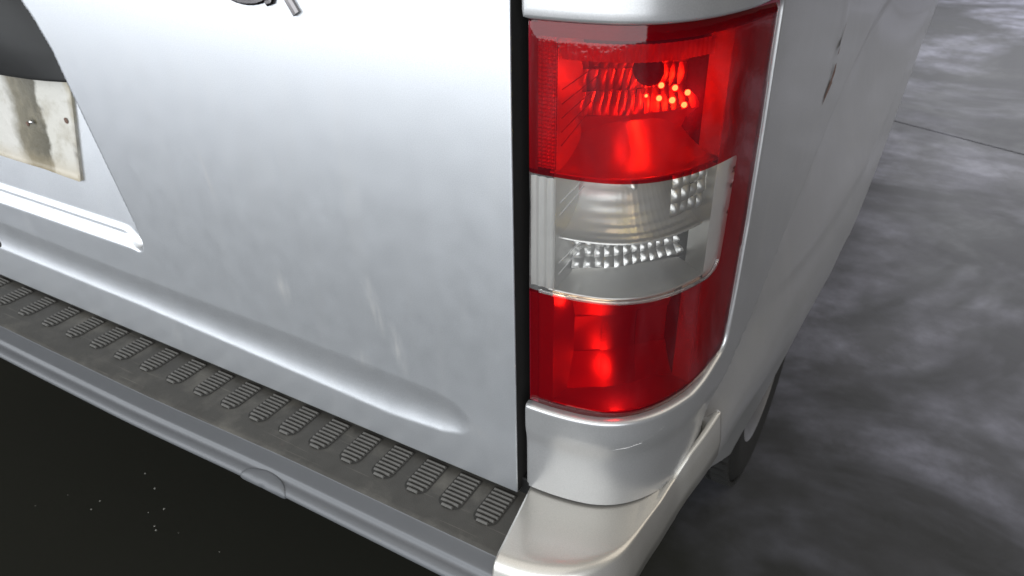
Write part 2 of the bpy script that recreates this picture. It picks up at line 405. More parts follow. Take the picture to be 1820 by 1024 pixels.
# the lens cut reaches the left edge: run the outline round it
top = [p for p in hole if p[1] > 1.1 and p[0] > 0.0005]; rest = [p for p in hole if p[0] > 0.0005]
rest = sorted([p for p in rest], key=lambda p: 0)
outline = [(0, 0.604), (0, 0.724)] + [p for p in rest] + [(0, 1.1335), (0, 1.72)] + outline[2:]
def dedupe(L):
    o = []
    for p in L:
        if not o or math.hypot(p[0] - o[-1][0], p[1] - o[-1][1]) > 1e-5: o.append(p)
    return o
outline = dedupe(outline)
ss = frange(0.004, 0.30, 0.007) + frange(0.308, 1.1, 0.016) + frange(1.15, S_END - 0.02, 0.06)
zz = frange(0.27, 0.60, 0.02) + frange(0.61, 1.16, 0.007) + frange(1.2, 1.7, 0.05)
P2, F2, loops = sheet(outline, [], ss, zz, 0.004)
V = [body_pt(s, z) for s, z in P2]
# turn the edge round the lamp opening and along the door gap inward (a folded lip)
L = loops[0]; 
def locate(P, p): return min(range(len(P)), key=lambda i: (P[i][0] - p[0]) ** 2 + (P[i][1] - p[1]) ** 2)
ring = [locate(P2, p) for p in L]
def fold(ringpts, steps):
    """steps: list of (in-plane shift, offset change); ringpts: (s, z, ns, nz) with the normal pointing off the sheet"""
    global V, F2
    prev = [r[0] for r in ringpts]
    for sh, of in steps:
        cur = []
        for (i, s, z, ns, nz) in ringpts:
            k_ = 1.0 - 0.75 * sstep(0.73, 0.83, z) * sstep(SL - 0.03, SL - 0.012, s)
            x, y = plan(max(0.0, s + ns * sh * k_), body_off(s, z) + of)
            if s + ns * sh < 0: x += (s + ns * sh)
            cur.append(len(V)); V.append((x, y, z + nz * sh))
        for a in range(len(cur) - 1):
            if prev[a] is None or prev[a + 1] is None: continue
            F2.append((prev[a], prev[a + 1], cur[a + 1], cur[a]))
        prev = cur
rp = []
n = len(L)
for k in range(n):
    p = L[k]; q = L[(k + 1) % n]; o_ = L[k - 1]
    dx, dz = q[0] - o_[0], q[1] - o_[1]; d = math.hypot(dx, dz) or 1
    rp.append((ring[k], p[0], p[1], -dz / d, dx / d))
vis = [r for r in rp if not (r[2] > 1.3 and r[1] > 0.001) and r[1] < SL + 0.05 and r[2] > 0.6045]
area2 = sum(L[i][0] * L[(i + 1) % n][1] - L[(i + 1) % n][0] * L[i][1] for i in range(n))
sg = 1.0 if area2 < 0 else -1.0
vis = [(i, s, z, ns * sg, nz * sg) for i, s, z, ns, nz in vis]
# keep them in loop order
fold(vis, [(0.0012, -0.0003), (0.0024, -0.0011), (0.0033, -0.0022), (0.0039, -0.0036), (0.0042, -0.0055), (0.0042, -0.010)])
body = mesh_obj('side_panel', V, F2, M['paint'], van)
body['label'] = 'silver rear corner and side panel around the tail lamp'
# inner arch, floor and roof so that the van is a closed dark volume
box('underbody', (-1.55, 0.10, 0.34), (0.12, 3.95, 0.56), M['under'], van)
box('inner_shell', (-1.55, 0.16, 0.562), (0.10, 3.9, 1.715), M['under'], van)
Vr, Fr = grid([-1.58, -1.4, -1.0, -0.7, -0.4, 0.0, 0.13, 0.15], frange(0.02, 3.98, 0.33), lambda x, y: (x, y, 1.72 + 0.04 * (1 - ((x + 0.7) / 0.87) ** 2)))
mesh_obj('roof', Vr, Fr, M['paint'], van)

# scratches and rust on the side
def strip(name, pts, w, m, parent, lift=0.0007):
    V = []; F = []
    for k, (s, z, ww) in enumerate(pts):
        for sgn in (-1, 1):
            V.append(body_pt(s + sgn * ww * w * 0.5 * 0.9, z + sgn * ww * w * 0.25, lift))
        if k: b = 2 * k; F.append((b - 2, b - 1, b + 1, b))
    return mesh_obj(name, V, F, m, parent)
sy = s_of_y
o = strip('rust_scratch', [(sy(0.498), 1.048, .3), (sy(0.492), 1.042, 1.2), (sy(0.478), 1.030, .9), (sy(0.465), 1.016, .2)], 0.020, M['rust'], van)
o = strip('rust_scratch', [(sy(0.466), 1.004, .15), (sy(0.462), .99, .5), (sy(0.460), .977, 1.1), (sy(0.458), .968, 1.8), (sy(0.448), .962, .2)], 0.022, M['rust'], van)
strip('pale_scratch', [(0.095, 0.6905, .2), (0.11, 0.6925, 1), (0.125, 0.695, .8), (0.138, 0.7005, .25)], 0.0022, M['pale_scratch'], van)
strip('pale_scratch', [(0.143, 0.7035, .2), (0.152, 0.707, .6), (0.163, 0.7125, .1)], 0.002, M['pale_scratch'], van)

# ------------------------------------------------------------ door gap
box('door_seal', (-0.03, 0.045, 0.60), (0.045, 0.07, 1.7), M['seal'], van)
box('gap_channel', (0.0185, 0.018, 0.606), (0.0225, 0.05, 1.7), M['seal'], van)
box('sill_clip', (0.0, 0.024, 0.633), (0.0184, 0.044, 0.639), M['black_plastic'], van, 0.001)
box('rear_sill', (-1.55, 0.012, 0.555), (0.0215, 0.045, 0.596), M['black_plastic'], van, 0.002)

# ------------------------------------------------------------ rear door
def recess_edge(z): return lerp([(0.70, -0.60), (0.754, -0.607), (0.794, -0.614), (0.985, -0.670), (1.024, -0.680), (1.061, -0.698), (1.086, -0.716), (1.11, -0.745), (1.13, -0.79), (1.145, -0.85), (1.15, -0.95)], z)
def recess_floor(x, z): return 0.013 + 0.10 * max(0, z - 0.775)
XR = recess_edge(0.765)
def door_y(x, z):
    y = 0.0
    # number plate recess
    dr = recess_edge(z) - x; db = z - 0.7475; dl = x + 1.22; dt = 1.15 - z
    # rounded lower right corner
    if dr < 0.02 and db < 0.02 and dr > -0.01 and db > -0.01:
        d = 0.02 - math.hypot(0.02 - dr, 0.02 - db)
    else: d = min(dr, db)
    if d > 0 and dl > 0 and dt > 0:
        e = min(sstep(0, 0.005, dr) if dr < 0.02 and db >= 0.02 else 1, 1)
        # the lower wall is a double step: a rounded lip, a narrow ledge, then the recess floor
        wall = 0.72 * sstep(0.0, 0.019, d) + 0.28 * sstep(0.021, 0.031, d) if dr > db else sstep(0, 0.007, d)
        if dr > db:
            k = sstep(0.0, 0.03, dr - db); wall = wall * k + sstep(0, 0.007, d) * (1 - k)
        y += wall * recess_floor(x, z) * sstep(0, 0.02, dl) * sstep(0, 0.02, dt)
    # swage groove
    lo = lerp([(-1.2, 0.648), (-1.04, 0.647), (-0.66, 0.643), (-0.37, 0.6335), (-0.18, 0.627), (-0.10, 0.633), (-0.072, 0.641), (-0.052, 0.656)], x)
    hi = lerp([(-1.2, 0.712), (-1.0, 0.708), (-0.70, 0.701), (-0.35, 0.699), (-0.16, 0.696), (-0.10, 0.6935), (-0.072, 0.685), (-0.052, 0.668)], x)
    if lo < z < hi and x < -0.05:
        t = (z - lo) / (hi - lo); A = 0.0050 * min(1, ((hi - lo) / 0.065)) ** 1.2 * sstep(-0.046, -0.085, x)
        y += A * (sstep(0.0, 0.62, t) if t < 0.62 else 1 - sstep(0.62, 1.0, t) ) if False else A * (math.sin(math.pi * t ** 0.80) ** 1.25)
    # rolled edges
    ex = 0.005 - x
    if ex < 0.0016: y += 0.0016 - math.sqrt(max(0, 0.0016 ** 2 - (0.0016 - ex) ** 2))
    ez = z - 0.581
    if ez < 0.002: y += 0.002 - math.sqrt(max(0, 0.002 ** 2 - (0.002 - ez) ** 2))
    # broad crown of the panel
    y += 0.010 * ((x + 0.78) / 0.8) ** 2 * 0 + 0.06 * max(0, z - 1.02) ** 2
    return y
xs = frange(-1.58, -1.25, 0.03) + frange(-1.24, -0.74, 0.005)[0:] + frange(-0.7375, -0.60, 0.0022) + frange(-0.595, -0.13, 0.0055) + frange(-0.126, -0.04, 0.003) + frange(-0.03, -0.004, 0.007) + [0.0, 0.002, 0.0034, 0.0040, 0.0045, 0.0048, 0.005]
zs = [0.581, 0.5814, 0.582, 0.583, 0.584, 0.585] + frange(0.59, 0.622, 0.006) + frange(0.624, 0.80, 0.0022) + frange(0.804, 1.16, 0.004) + frange(1.2, 1.70, 0.05)
V, F = grid(xs, zs, lambda x, z: (x, door_y(x, z), z))
# returns at the right and lower edges (the right one is black, the gap's shade put into its colour)
n = len(xs)
return_v = []
for z in zs:
    for (dx, dy) in ((-0.0006, 0.0), (-0.0002, 0.004), (-0.0002, 0.05)): return_v.append((0.005 + dx, door_y(0.005, z) + dy, z))
return_f = [(3 * j + i, 3 * j + 3 + i, 3 * j + 4 + i, 3 * j + 1 + i) for j in range(len(zs) - 1) for i in range(2)]
b = len(V)
for i, x in enumerate(xs): V.append((x, door_y(x, 0.581) + 0.022, 0.581))
for i in range(n - 1): F.append((i, b + i, b + i + 1, i + 1))
door = mesh_obj('rear_door', V, F, M['door_paint'], van)
mesh_obj('edge_seal', return_v, return_f, M['seal'], door)
door['label'] = 'silver rear door panel with a pressed groove and a number plate recess'

# plate in the recess
pl = rounded([(-1.16, 0.985), (-1.16, 0.85), (-0.972, 0.832), (-0.826, 0.832), (-0.741, 0.827), (-0.712, 0.992)], [0.004, 0.01, 0.3, 0.05, 0.006, 0.003], 5)
PP, FF, lp = sheet(pl, [], frange(-1.15, -0.71, 0.012), frange(0.83, 0.98, 0.012), 0.006)
V = [(x, recess_floor(x, z) - 0.0035 - 0.003 * math.sin(math.pi * min(1, max(0, (x + 1.0) / 0.29))), z) for x, z in PP]
nb = len(V); ring = lp[0]
ri = [locate(PP, p) for p in ring]
V += [(x, y + 0.006, z) for x, y, z in [V[i] for i in ri]]
FF += [(ri[i], ri[(i + 1) % len(ri)], nb + (i + 1) % len(ri), nb + i) for i in range(len(ri))]
plate = mesh_obj('number_plate', V, FF, M['plate'], door); plate['label'] = 'blank cream plate with brown rusty stains'
def dome(name, c, r, h, m, parent, axis='y', n=16, rings=5, shape=1.0):
    V = [(c[0], c[1] - h, c[2])]; F = []
    for k in range(1, rings + 1):
        a = k / rings * math.pi / 2
        for i in range(n):
            t = 2 * math.pi * i / n; V.append((c[0] + r * math.sin(a) * math.cos(t), c[1] - h * math.cos(a), c[2] + r * math.sin(a) * math.sin(t)))
    for i in range(n): F.append((0, 1 + i, 1 + (i + 1) % n))
    for k in range(rings - 1):
        for i in range(n):
            a = 1 + k * n + i; b_ = 1 + k * n + (i + 1) % n; F.append((a, a + n, b_ + n, b_))
    return mesh_obj(name, V, F, m, parent)
dome('screw', (-0.824, 0.016, 0.905), 0.0035, 0.003, M['chrome'], door)
dome('plate_hole', (-0.840, 0.018, 0.899), 0.0035, 0.001, M['rust'], door)
dome('plate_hole', (-0.742, 0.022, 0.918), 0.0045, 0.001, M['rust'], door)
dome('drain_plug', (-1.043, 0.004, 0.652), 0.008, 0.004, M['seal'], door)

# black plastic grip housing above the plate
def housing(u, v):
    # v 0..1 bottom to top, u 0..1 left to right
    z = 0.9835 + v * (1.15 - 0.9835)
    xr = recess_edge(z) - 0.001 - 0.004 * v; x = -1.20 + u * (xr + 1.20)
    dist = xr - x
    edge = 1 - math.exp(-dist / 0.055)
    bot = min(1, (z - 0.9835) / 0.004)
    y = recess_floor(x, z) * 0.35 - 0.002 - 0.040 * edge * (0.55 + 0.45 * math.sin(math.pi * min(1, v * 1.05 + 0.05))) + 0.006 * (1 - math.sqrt(max(0, 1 - (1 - bot) ** 2)))
    return (x, y, z - 0.010 * (1 - u) * (1 - v) * 0.6)
us = [1 - (1 - i / 40) ** 1.6 for i in range(41)]; vs_ = [0, 0.004, 0.01, 0.018, 0.026] + frange(0.05, 1, 0.04)
V, F = grid(us, vs_, housing); nn = len(us); b = len(V)
V += [(x, 0.036, z) for x, y, z in V[:nn]]
F += [(i, b + i, b + i + 1, i + 1) for i in range(nn - 1)]
h_ = mesh_obj('grip_housing', V, F, M['black_plastic'], door); h_['label'] = 'rounded black plastic door grip housing above the plate'

# chrome badge letters
def ribbon(pts, w, h, cham=0.28):
    V = []; F = []; prof = [(-0.5, 0), (-0.5, 0.6), (-0.5 + cham, 1), (0.5 - cham, 1), (0.5, 0.6), (0.5, 0)]
    m = len(pts)
    for k in range(m):
        a = Vector(pts[max(0, k - 1)]); c = Vector(pts[min(m - 1, k + 1)]); t = (c - a).normalized(); nr = Vector((-t.y, t.x))
        for q, e in prof: V.append((pts[k][0] + nr.x * q * w, door_y(pts[k][0], pts[k][1]) - e * h, pts[k][1] + nr.y * q * w))
    for k in range(m - 1):
        for i in range(5): a = k * 6 + i; F.append((a, a + 1, a + 7, a + 6))
    F.append(tuple(range(6))); F.append(tuple((m - 1) * 6 + i for i in range(5, -1, -1)))
    return V, F
def letter(strokes, w, h):
    V = []; F = []
    for s in strokes:
        v, f = ribbon(s, w, h); b = len(V); V += v; F += [tuple(i + b for i in q) for q in f]
    o = mesh_obj('badge_letter', V, F, M['badge'], door, False)
    return o
bz = 1.1195
bowl = [(-0.262 + 0.038 * math.cos(a) - 0.040, bz + 0.0165 + 0.0185 * math.sin(a)) for a in [R(20 + i * 12) for i in range(27)]]
letter([bowl, [(-0.254, bz + 0.036), (-0.2605, bz + 0.012), (-0.2665, bz + 0.001), (-0.2735, bz - 0.001)]], 0.0075, 0.004)
letter([[(-0.281 + 0.012, bz + 0.044), (-0.2345, bz - 0.0085)], [(-0.222, bz + 0.044), (-0.2495, bz + 0.022)]], 0.0095, 0.005)

# ------------------------------------------------------------ tail lamp
lamp = empty('tail_lamp', (0, 0, 0), van); lamp['label'] = 'tall wraparound tail lamp, red above and below a clear middle'
ZB, ZT = 0.873, 0.9955          # clear window
SW = s_of_y(0.128)
lo = lens_outline(0.0)
clear = rounded([(0.0, ZT), (0.0, ZB), (SW - 0.004, ZB), (SW + 0.002, ZT)], [0, 0, 0.016, 0.006], 8)
lo_cut = dedupe([(0, ZT + 0.0006)] + [p for p in rounded([(0.0, ZT), (0.0, ZB), (SW - 0.004, ZB), (SW + 0.002, ZT)], [0, 0, 0.016, 0.006], 8)[::-1] if p[0] > 0.0005] + [(0, ZB - 0.0006)])
def lens_sheet(outl, name, m, off0):
    ss_ = frange(0.004, 0.31, 0.006); zs_ = frange(0.73, 1.128, 0.008)
    PP, FF, lp = sheet(outl, [], ss_, zs_, 0.004)
    def off(s, z):     # edge rounding of the lens block
        d = min(SL_edge(s, z), 0.006) / 0.006
        return off0 - 0.0035 * (1 - math.sqrt(max(0, 1 - (1 - d) ** 2)))
    V = [(*plan(s, off(s, z)), z) for s, z in PP]
    return mesh_obj(name, V, FF, m, lamp), lp, PP
LO = resample(lo, 0.004)
def SL_edge(s, z):
    return min(math.hypot(s - p[0], z - p[1]) for p in LO)
# red body outline with the window notched out from the left edge
lo_left_removed = [p for p in lo if p[0] > 0.0005]
red_outline = dedupe([(0.0, 0.729), ] + lo_left_removed + [(0.0, 1.1285), (0.0, ZT)] + [p for p in clear[::-1] if p[0] > 0.0005] + [(0.0, ZB)])
red, _, _ = lens_sheet(red_outline, 'red_lens', M['red_lens'], 0.0)
clr, _, _ = lens_sheet(clear, 'clear_lens', M['clear_lens'], -0.0002)
# moulded rim of the clear window (a thin proud bead)
def bead(path, r, m, name, off=0.0, parent=None, nseg=8):
    V = []; F = []
    for k, (s, z) in enumerate(path):
        a = path[max(0, k - 1)]; c = path[min(len(path) - 1, k + 1)]
        ds, dz = c[0] - a[0], c[1] - a[1]; d = math.hypot(ds, dz) or 1; ns, nz = -dz / d, ds / d
        for i in range(nseg):
            t = 2 * math.pi * i / nseg; x, y = plan(max(0, s + ns * r * math.cos(t)), off + r * 0.6 * math.sin(t)); V.append((x, y, z + nz * r * math.cos(t)))
        if k:
            b = k * nseg
            for i in range(nseg): j = (i + 1) % nseg; F.append((b - nseg + i, b - nseg + j, b + j, b + i))
    return mesh_obj(name, V, F, m, parent or lamp)
rim_path = resample([p for p in clear if p[0] > 0.0] + [], 0.004)
low = [(0.012 + i * 0.004, ZB + 0.001) for i in range(int((SW - 0.035) / 0.004))]
lowr = low + [(low[-1][0] + 0.02 * math.sin(a), low[-1][1] + 0.02 * (1 - math.cos(a))) for a in [R(k * 12) for k in range(1, 7)]]
bead(lowr, 0.0022, M['clear_lens'], 'lens_rim', 0.001)
# back shell of the lamp
def inner(s, z, depth):
    x, y = plan(s, -depth); return (x, y, z)
BZ = [0.733, ZB - 0.003, 0.9285, ZT + 0.002, 1.122]
S0, S1 = 0.024, s_of_y(0.105)
def facets(name, s0, s1, z0, z1, ns, nz, depth, amp, m, bowl=0.0, skew=0.0):
    """pillow-faceted reflector: each facet a shallow cushion of four sub-faces"""
    V = []; F = []
    sub = 4
    for a in range(ns):
        for c in range(nz):
            b = len(V); js = random.uniform(-1, 1) * amp * 0.5; jz = random.uniform(-1, 1) * amp * 0.5
            for j in range(sub + 1):
                for i in range(sub + 1):
                    fu = (a + i / sub) / ns; fv = (c + j / sub) / nz
                    s = s0 + (s1 - s0) * fu + skew * (fv - 0.5) * (1 - abs(2 * fu - 1)); z = z0 + (z1 - z0) * fv
                    cu = 4 * (i / sub) * (1 - i / sub); cv = 4 * (j / sub) * (1 - j / sub)
                    d = depth - bowl * (abs(2 * fu - 1) ** 2.2 + 0.5 * abs(2 * fv - 1) ** 2) + amp * cu * cv * -1 + js * (i / sub - .5) + jz * (j / sub - .5)
                    x, y = plan_in(s, d); V.append((x, y, z))
            for j in range(sub):
                for i in range(sub): q = b + j * (sub + 1) + i; F.append((q, q + 1, q + sub + 2, q + sub + 1))
    return mesh_obj(name, V, F, m, lamp)
def plan_in(s, d):
    # inward offset without folding over at the tight corner: blend towards a chord
    x, y = plan(s); t = min(1, max(0, (s - 0.0) / S1)); nx, ny = -(0.10 + 0.75 * t), (1.0 - 0.62 * t); l = math.hypot(nx, ny)
    return (x + nx / l * d, y + ny / l * d)
facets('reflector', S0, S1, 1.040, 1.100, 15, 3, 0.064, 0.0045, M['lamp_chrome'], 0.022, 0.02)
facets('reflector', S0, S1, BZ[3], 1.040, 3, 1, 0.064, 0.0015, M['lamp_grey'], 0.022)
SM = S0 + 0.50 * (S1 - S0)
facets('reflector', S1 - 0.055, S1 - 0.004, 0.948, 0.991, 4, 3, 0.016, 0.0045, M['lamp_chrome'], 0.0)
facets('reflector', SM, S1, BZ[2], BZ[3] - 0.003, 7, 6, 0.060, 0.0040, M['lamp_chrome'], 0.006)
facets('reflector', S0, SM, BZ[2], BZ[3] - 0.003, 2, 1, 0.060, 0.0015, M['lamp_grey'], 0.006)
facets('reflector', S0 + 0.015, S1, 0.888, BZ[2] - 0.003, 12, 4, 0.054, 0.0038, M['lamp_chrome'], 0.016)
facets('reflector', S0, S1, BZ[1], 0.888, 2, 1, 0.056, 0.0012, M['lamp_grey'], 0.022)
facets('reflector', S0, S1, BZ[0], BZ[1] - 0.003, 3, 3, 0.060, 0.0015, M['lamp_chrome'], 0.022)
def shelf(z, front, drop, ridges, m, rise=0.0, name='lamp_shelf'):
    V = []; F = []; ns = 70; nd = 60; 
    for j in range(nd + 1):
        t = j / nd; 
        for i in range(ns + 1):
            s = S0 - 0.004 + (S1 + 0.006 - S0) * i / ns; d = front + (0.064 - front) * t
            x, y = plan_in(s, d)
            rz = ridges * (0.5 + 0.5 * math.sin(t * 2 * math.pi * 7)) * sstep(0.10, 0.4, i / ns) * sstep(1, 0.85, i / ns) + ridges * 0.5 * math.sin(i / ns * 2 * math.pi * 24) * sstep(0.3, 0.5, i / ns)
            V.append((x, y, z - drop * t * (1 - t) * 4 + rise * t ** 1.6 + rz))
    n_ = ns + 1
    F = [(j * n_ + i, j * n_ + i + 1, (j + 1) * n_ + i + 1, (j + 1) * n_ + i) for j in range(nd) for i in range(ns)]
    b = len(V); V += [(x, y, zz_ - 0.0022) for x, y, zz_ in V[:n_]]; F += [(i, b + i, b + i + 1, i + 1) for i in range(ns)]
    return mesh_obj(name, V, F, m, lamp)
shelf(0.9305, 0.013, 0.003, 0.0008, M['lamp_grey'], 0.056)
shelf(0.9985, 0.006, 0.004, 0.0, M['lamp_grey'], 0.042)
shelf(0.876, 0.005, 0.002, 0.0, M['lamp_grey'], 0.022)
shelf(0.736, 0.006, 0.002, 0.0, M['lamp_grey'])
shelf(1.1215, 0.004, 0.0, 0.0, M['lamp_grey'])
# dark bulb carrier in the lower red chamber
def block(name, s0, s1, z0, z1, d0, d1, m, bev=0.004):
    V = []
    for s in (s0, s1):
        for d in (d0, d1):
            for z in (z0, z1): x, y = plan_in(s, d); V.append((x, y, z))
    F = [(0, 1, 3, 2), (4, 6, 7, 5), (0, 4, 5, 1), (2, 3, 7, 6), (0, 2, 6, 4), (1, 5, 7, 3)]
    o = mesh_obj(name, V, F, m, lamp, False); md = o.modifiers.new('bevel', 'BEVEL'); md.width = bev; md.segments = 3; return o
# left side wall and the prismatic strip at the inner edge of the lens
V, F = grid(frange(0.004, 0.046, 0.003), frange(0.732, 1.123, 0.01), lambda d, z: (0.046 + d * 0.12, d, z)); mesh_obj('side_wall', V, F, M['lamp_grey'], lamp)
def flutes(name, s0, s1, z0, z1, nfl, depth, m):
    us_ = frange(s0, s1, (s1 - s0) / (nfl * 6)); return mesh_obj(name, *grid(us_, [z0, z1], lambda s, z: (*plan(s, -depth - 0.0016 * abs(math.sin((s - s0) / (s1 - s0) * math.pi * nfl))), z)), m, lamp)
flutes('prism_strip', 0.008, 0.0265, 1.001, 1.118, 4, 0.003, M['reflex'])
flutes('prism_strip', 0.001, 0.0265, 0.876, 0.992, 3, 0.003, M['lamp_grey'])
flutes('prism_strip', 0.030, s_of_y(0.075), 1.099, 1.1135, 26, 0.003, M['lamp_pale'])
for zz0, zz1 in ((0.733, 0.870), (0.876, 0.993), (1.0, 1.122)):
    mesh_obj('side_wall', *grid(frange(0.004, 0.066, 0.004), frange(zz0, zz1, 0.02), lambda d, z: (*plan_in(S1 - 0.003, d), z)), M['lamp_grey'] if zz0 == 0.876 else M['lamp_dim'], lamp)
flutes('prism_strip', 0.008, 0.0265, 0.735, 0.868, 1, 0.003, M['lamp_grey'])
# closing panel behind the solid outer part of the lens
V, F = grid(frange(S1, s_of_y(0.184), 0.006), frange(0.733, 1.125, 0.02), lambda s, z: (*plan(s, -0.0055), z)); mesh_obj('outer_backing', V, F, M['lamp_pale'], lamp)
V, F = grid(frange(0.0, 0.010, 0.002), frange(0.731, 0.869, 0.02), lambda s, z: (*plan(s, -0.002), z)); mesh_obj('lens_border', V, F, M['border_red'], lamp)
V, F = grid(frange(0.0, 0.0085, 0.002), frange(0.999, 1.127, 0.02), lambda s, z: (*plan(s, -0.002), z)); mesh_obj('lens_border', V, F, M['border_red'], lamp)
V, F = grid(frange(0.0085, s_of_y(0.184), 0.004), [1.1165, 1.121, 1.1285], lambda s, z: (*plan(s, -0.002), z)); mesh_obj('lens_border', V, F, M['border_red'], lamp)
box('lamp_housing', (0.0225, 0.115, 0.73), (0.15, 0.13, 1.13), M['under'], lamp)
# diagonal ribs at the left of the chambers
for (z0, cnt) in ((1.022, 5), (0.955, 2), (0.892, 2)):
    for k in range(cnt):
        V = []; a = Vector((0.050, 0.010, z0 + k * 0.0125)); c = Vector((0.066 + 0.004 * k, 0.026, z0 + k * 0.0125 + 0.026)); w = Vector((0.0004, 0, -0.0003))
        u = Vector((0, -0.001, 0)); V = [a - w, a + w, a + w + u, a - w + u, c - w, c + w, c + w + u, c - w + u]
        mesh_obj('reflector_rib', V, [(0, 1, 2, 3), (4, 7, 6, 5), (0, 4, 5, 1), (1, 5, 6, 2), (2, 6, 7, 3), (3, 7, 4, 0)], M['lamp_dim'], lamp, False)
so_ = dome('bulb_socket', (0, 0, 0), 0.014, 0.004, M['seal'], lamp, n=24); so_.location = (0.112, 0.045, 1.088)
# glowing beads imitate a bulb's reflections in the upper chamber's facets
first = None
for (x, z, sc) in ((0.122, 1.075, 1), (0.1345, 1.0745, 1), (0.146, 1.072, 1), (0.121, 1.0635, 1), (0.133, 1.0635, 1.1), (0.144, 1.061, 1), (0.109, 1.064, .6), (0.1115, 1.075, .55)):
    if first is None:
        first = dome('lamp_bead', (0, 0, 0), 0.0026, 0.0022, M['led'], lamp, n=10, rings=3); o = first
    else:
        o = first.copy(); col.objects.link(o); o.parent = lamp
    o.location = (x - 0.0056, 0.068, z - 0.0056); o.scale = (sc, sc, sc); o.rotation_euler = (0, 0, R(35))

def bulb(name, loc, r, m):
    o = dome(name, (0, 0, 0), r, r, m, lamp, n=14, rings=5); o.location = loc; return o
for (loc, e) in (((0.100, 0.036, 1.050), 0.026), ((0.056, 0.026, 0.850), 0.030), ((0.108, 0.034, 0.750), 0.05), ((0.125, 0.050, 0.975), 0.003)):
    l = bpy.data.lights.new('lamp_filament', 'POINT'); l.energy = e; l.color = (1.0, 0.72, 0.45); l.shadow_soft_size = 0.006  # fill lamps added inside the chambers to make the lens glow
    o = bpy.data.objects.new('lamp_filament', l); col.objects.link(o); o.parent = lamp; o.location = loc

# ------------------------------------------------------------ bumper
bumper = empty('bumper', (0, 0, 0), van); bumper['label'] = 'rear bumper with dark ribbed step and silver end cap'
def seam_x(y): return lerp([(-0.135, 0.056), (-0.111, 0.044), (-0.083, 0.036), (-0.042, 0.029), (0.002, 0.0235), (0.05, 0.021)], y)
# centre section: (y, z) profile
prof = [(0.045, 0.572), (0.01, 0.572), (-0.078, 0.572), (-0.0805, 0.5715), (-0.084, 0.5695)]
prof_b = [(-0.084, 0.5695), (-0.086, 0.5685), (-0.100, 0.5645), (-0.1035, 0.5625), (-0.1055, 0.5590), (-0.1085, 0.5565), (-0.1135, 0.5550), (-0.1185, 0.5515), (-0.1205, 0.5465), (-0.1180, 0.5425), (-0.112, 0.538), (-0.100, 0.532), (-0.085, 0.526), (-0.065, 0.518), (0.0, 0.500), (0.08, 0.480)]
def bow(x): return -0.006 * sstep(-0.25, -0.6, x) + 0.003 * sstep(-0.6, -1.3, x)
xs = frange(-1.6, -1.0, 0.05) + frange(-0.98, -0.02, 0.02) + [0.0, 0.01, 1.0]
def cpt(x, p):
    y, z = p; y2 = y + (bow(x) if y < -0.07 else 0); xm = seam_x(y) - 0.0008
    return (min(x, xm) if x < 0.5 else xm, y2, z)
step = mesh_obj('step_pad', *grid(xs, prof, cpt), M['tread'], bumper); step['label'] = 'dark plastic step pad'
pts_b = catmull(prof_b, 3)
mesh_obj('centre_section', *grid(xs, pts_b, cpt), M['bumper_grey'], bumper)
# ribbed tread pads: one part each, sharing a mesh
def tread_mesh():
    V = []; F = []; nr = 9
    for k in range(nr):
        y0 = -0.0520 + k * 0.0064; t = k / (nr - 1)
        hw = 0.0152 * (0.55 if k == 0 else 0.86 if k == 1 else 1.0); w = 0.0019; h = 0.0034; r = 0.0006
        b = len(V)
        for (sx, ex) in ((-1, 0), (1, 0)):
            for (dy, z) in ((-w, 0), (-w * .75, h * .8), (-w * .3, h), (w * .3, h), (w * .75, h * .8), (w, 0)):
                V.append((sx * (hw - (0.0012 if z > h * .5 else 0)), y0 + dy, z))
        for i in range(5): F.append((b + i, b + i + 1, b + 7 + i, b + 6 + i))
        F.append(tuple(b + i for i in range(5, -1, -1))); F.append(tuple(b + 6 + i for i in range(6)))
    return V, F
V, F = tread_mesh()
t0 = None
pkt_o = None
pk = [(-0.0165, 0.004), (0.0165, 0.004), (0.0165, -0.0425)] + [(0.0165 * math.cos(R(a)), -0.0425 - 0.0130 * math.sin(R(a))) for a in range(15, 180, 15)] + [(-0.0165, -0.0425)]
for k, x in enumerate([-0.0125, -0.062, -0.113, -0.165, -0.218, -0.272, -0.327, -0.383, -0.439, -0.496, -0.555, -0.616, -0.677, -0.738, -0.801, -0.866, -0.934, -1.003, -1.074, -1.146, -1.22]):
    if pkt_o is None: pkt_o = mesh_obj('tread_pocket', [(a, b_, 0) for a, b_ in pk], [tuple(range(len(pk)))[::-1]], M['pocket'], step, False); q = pkt_o
    else: q = pkt_o.copy(); col.objects.link(q); q.parent = step
    q.location = (x, 0, 0.5725)
    if t0 is None: t0 = mesh_obj('tread_rib_pad', V, F, M['rib'], step, False); o = t0
    else: o = t0.copy(); col.objects.link(o); o.parent = step
    o.location = (x, 0, 0.5716)
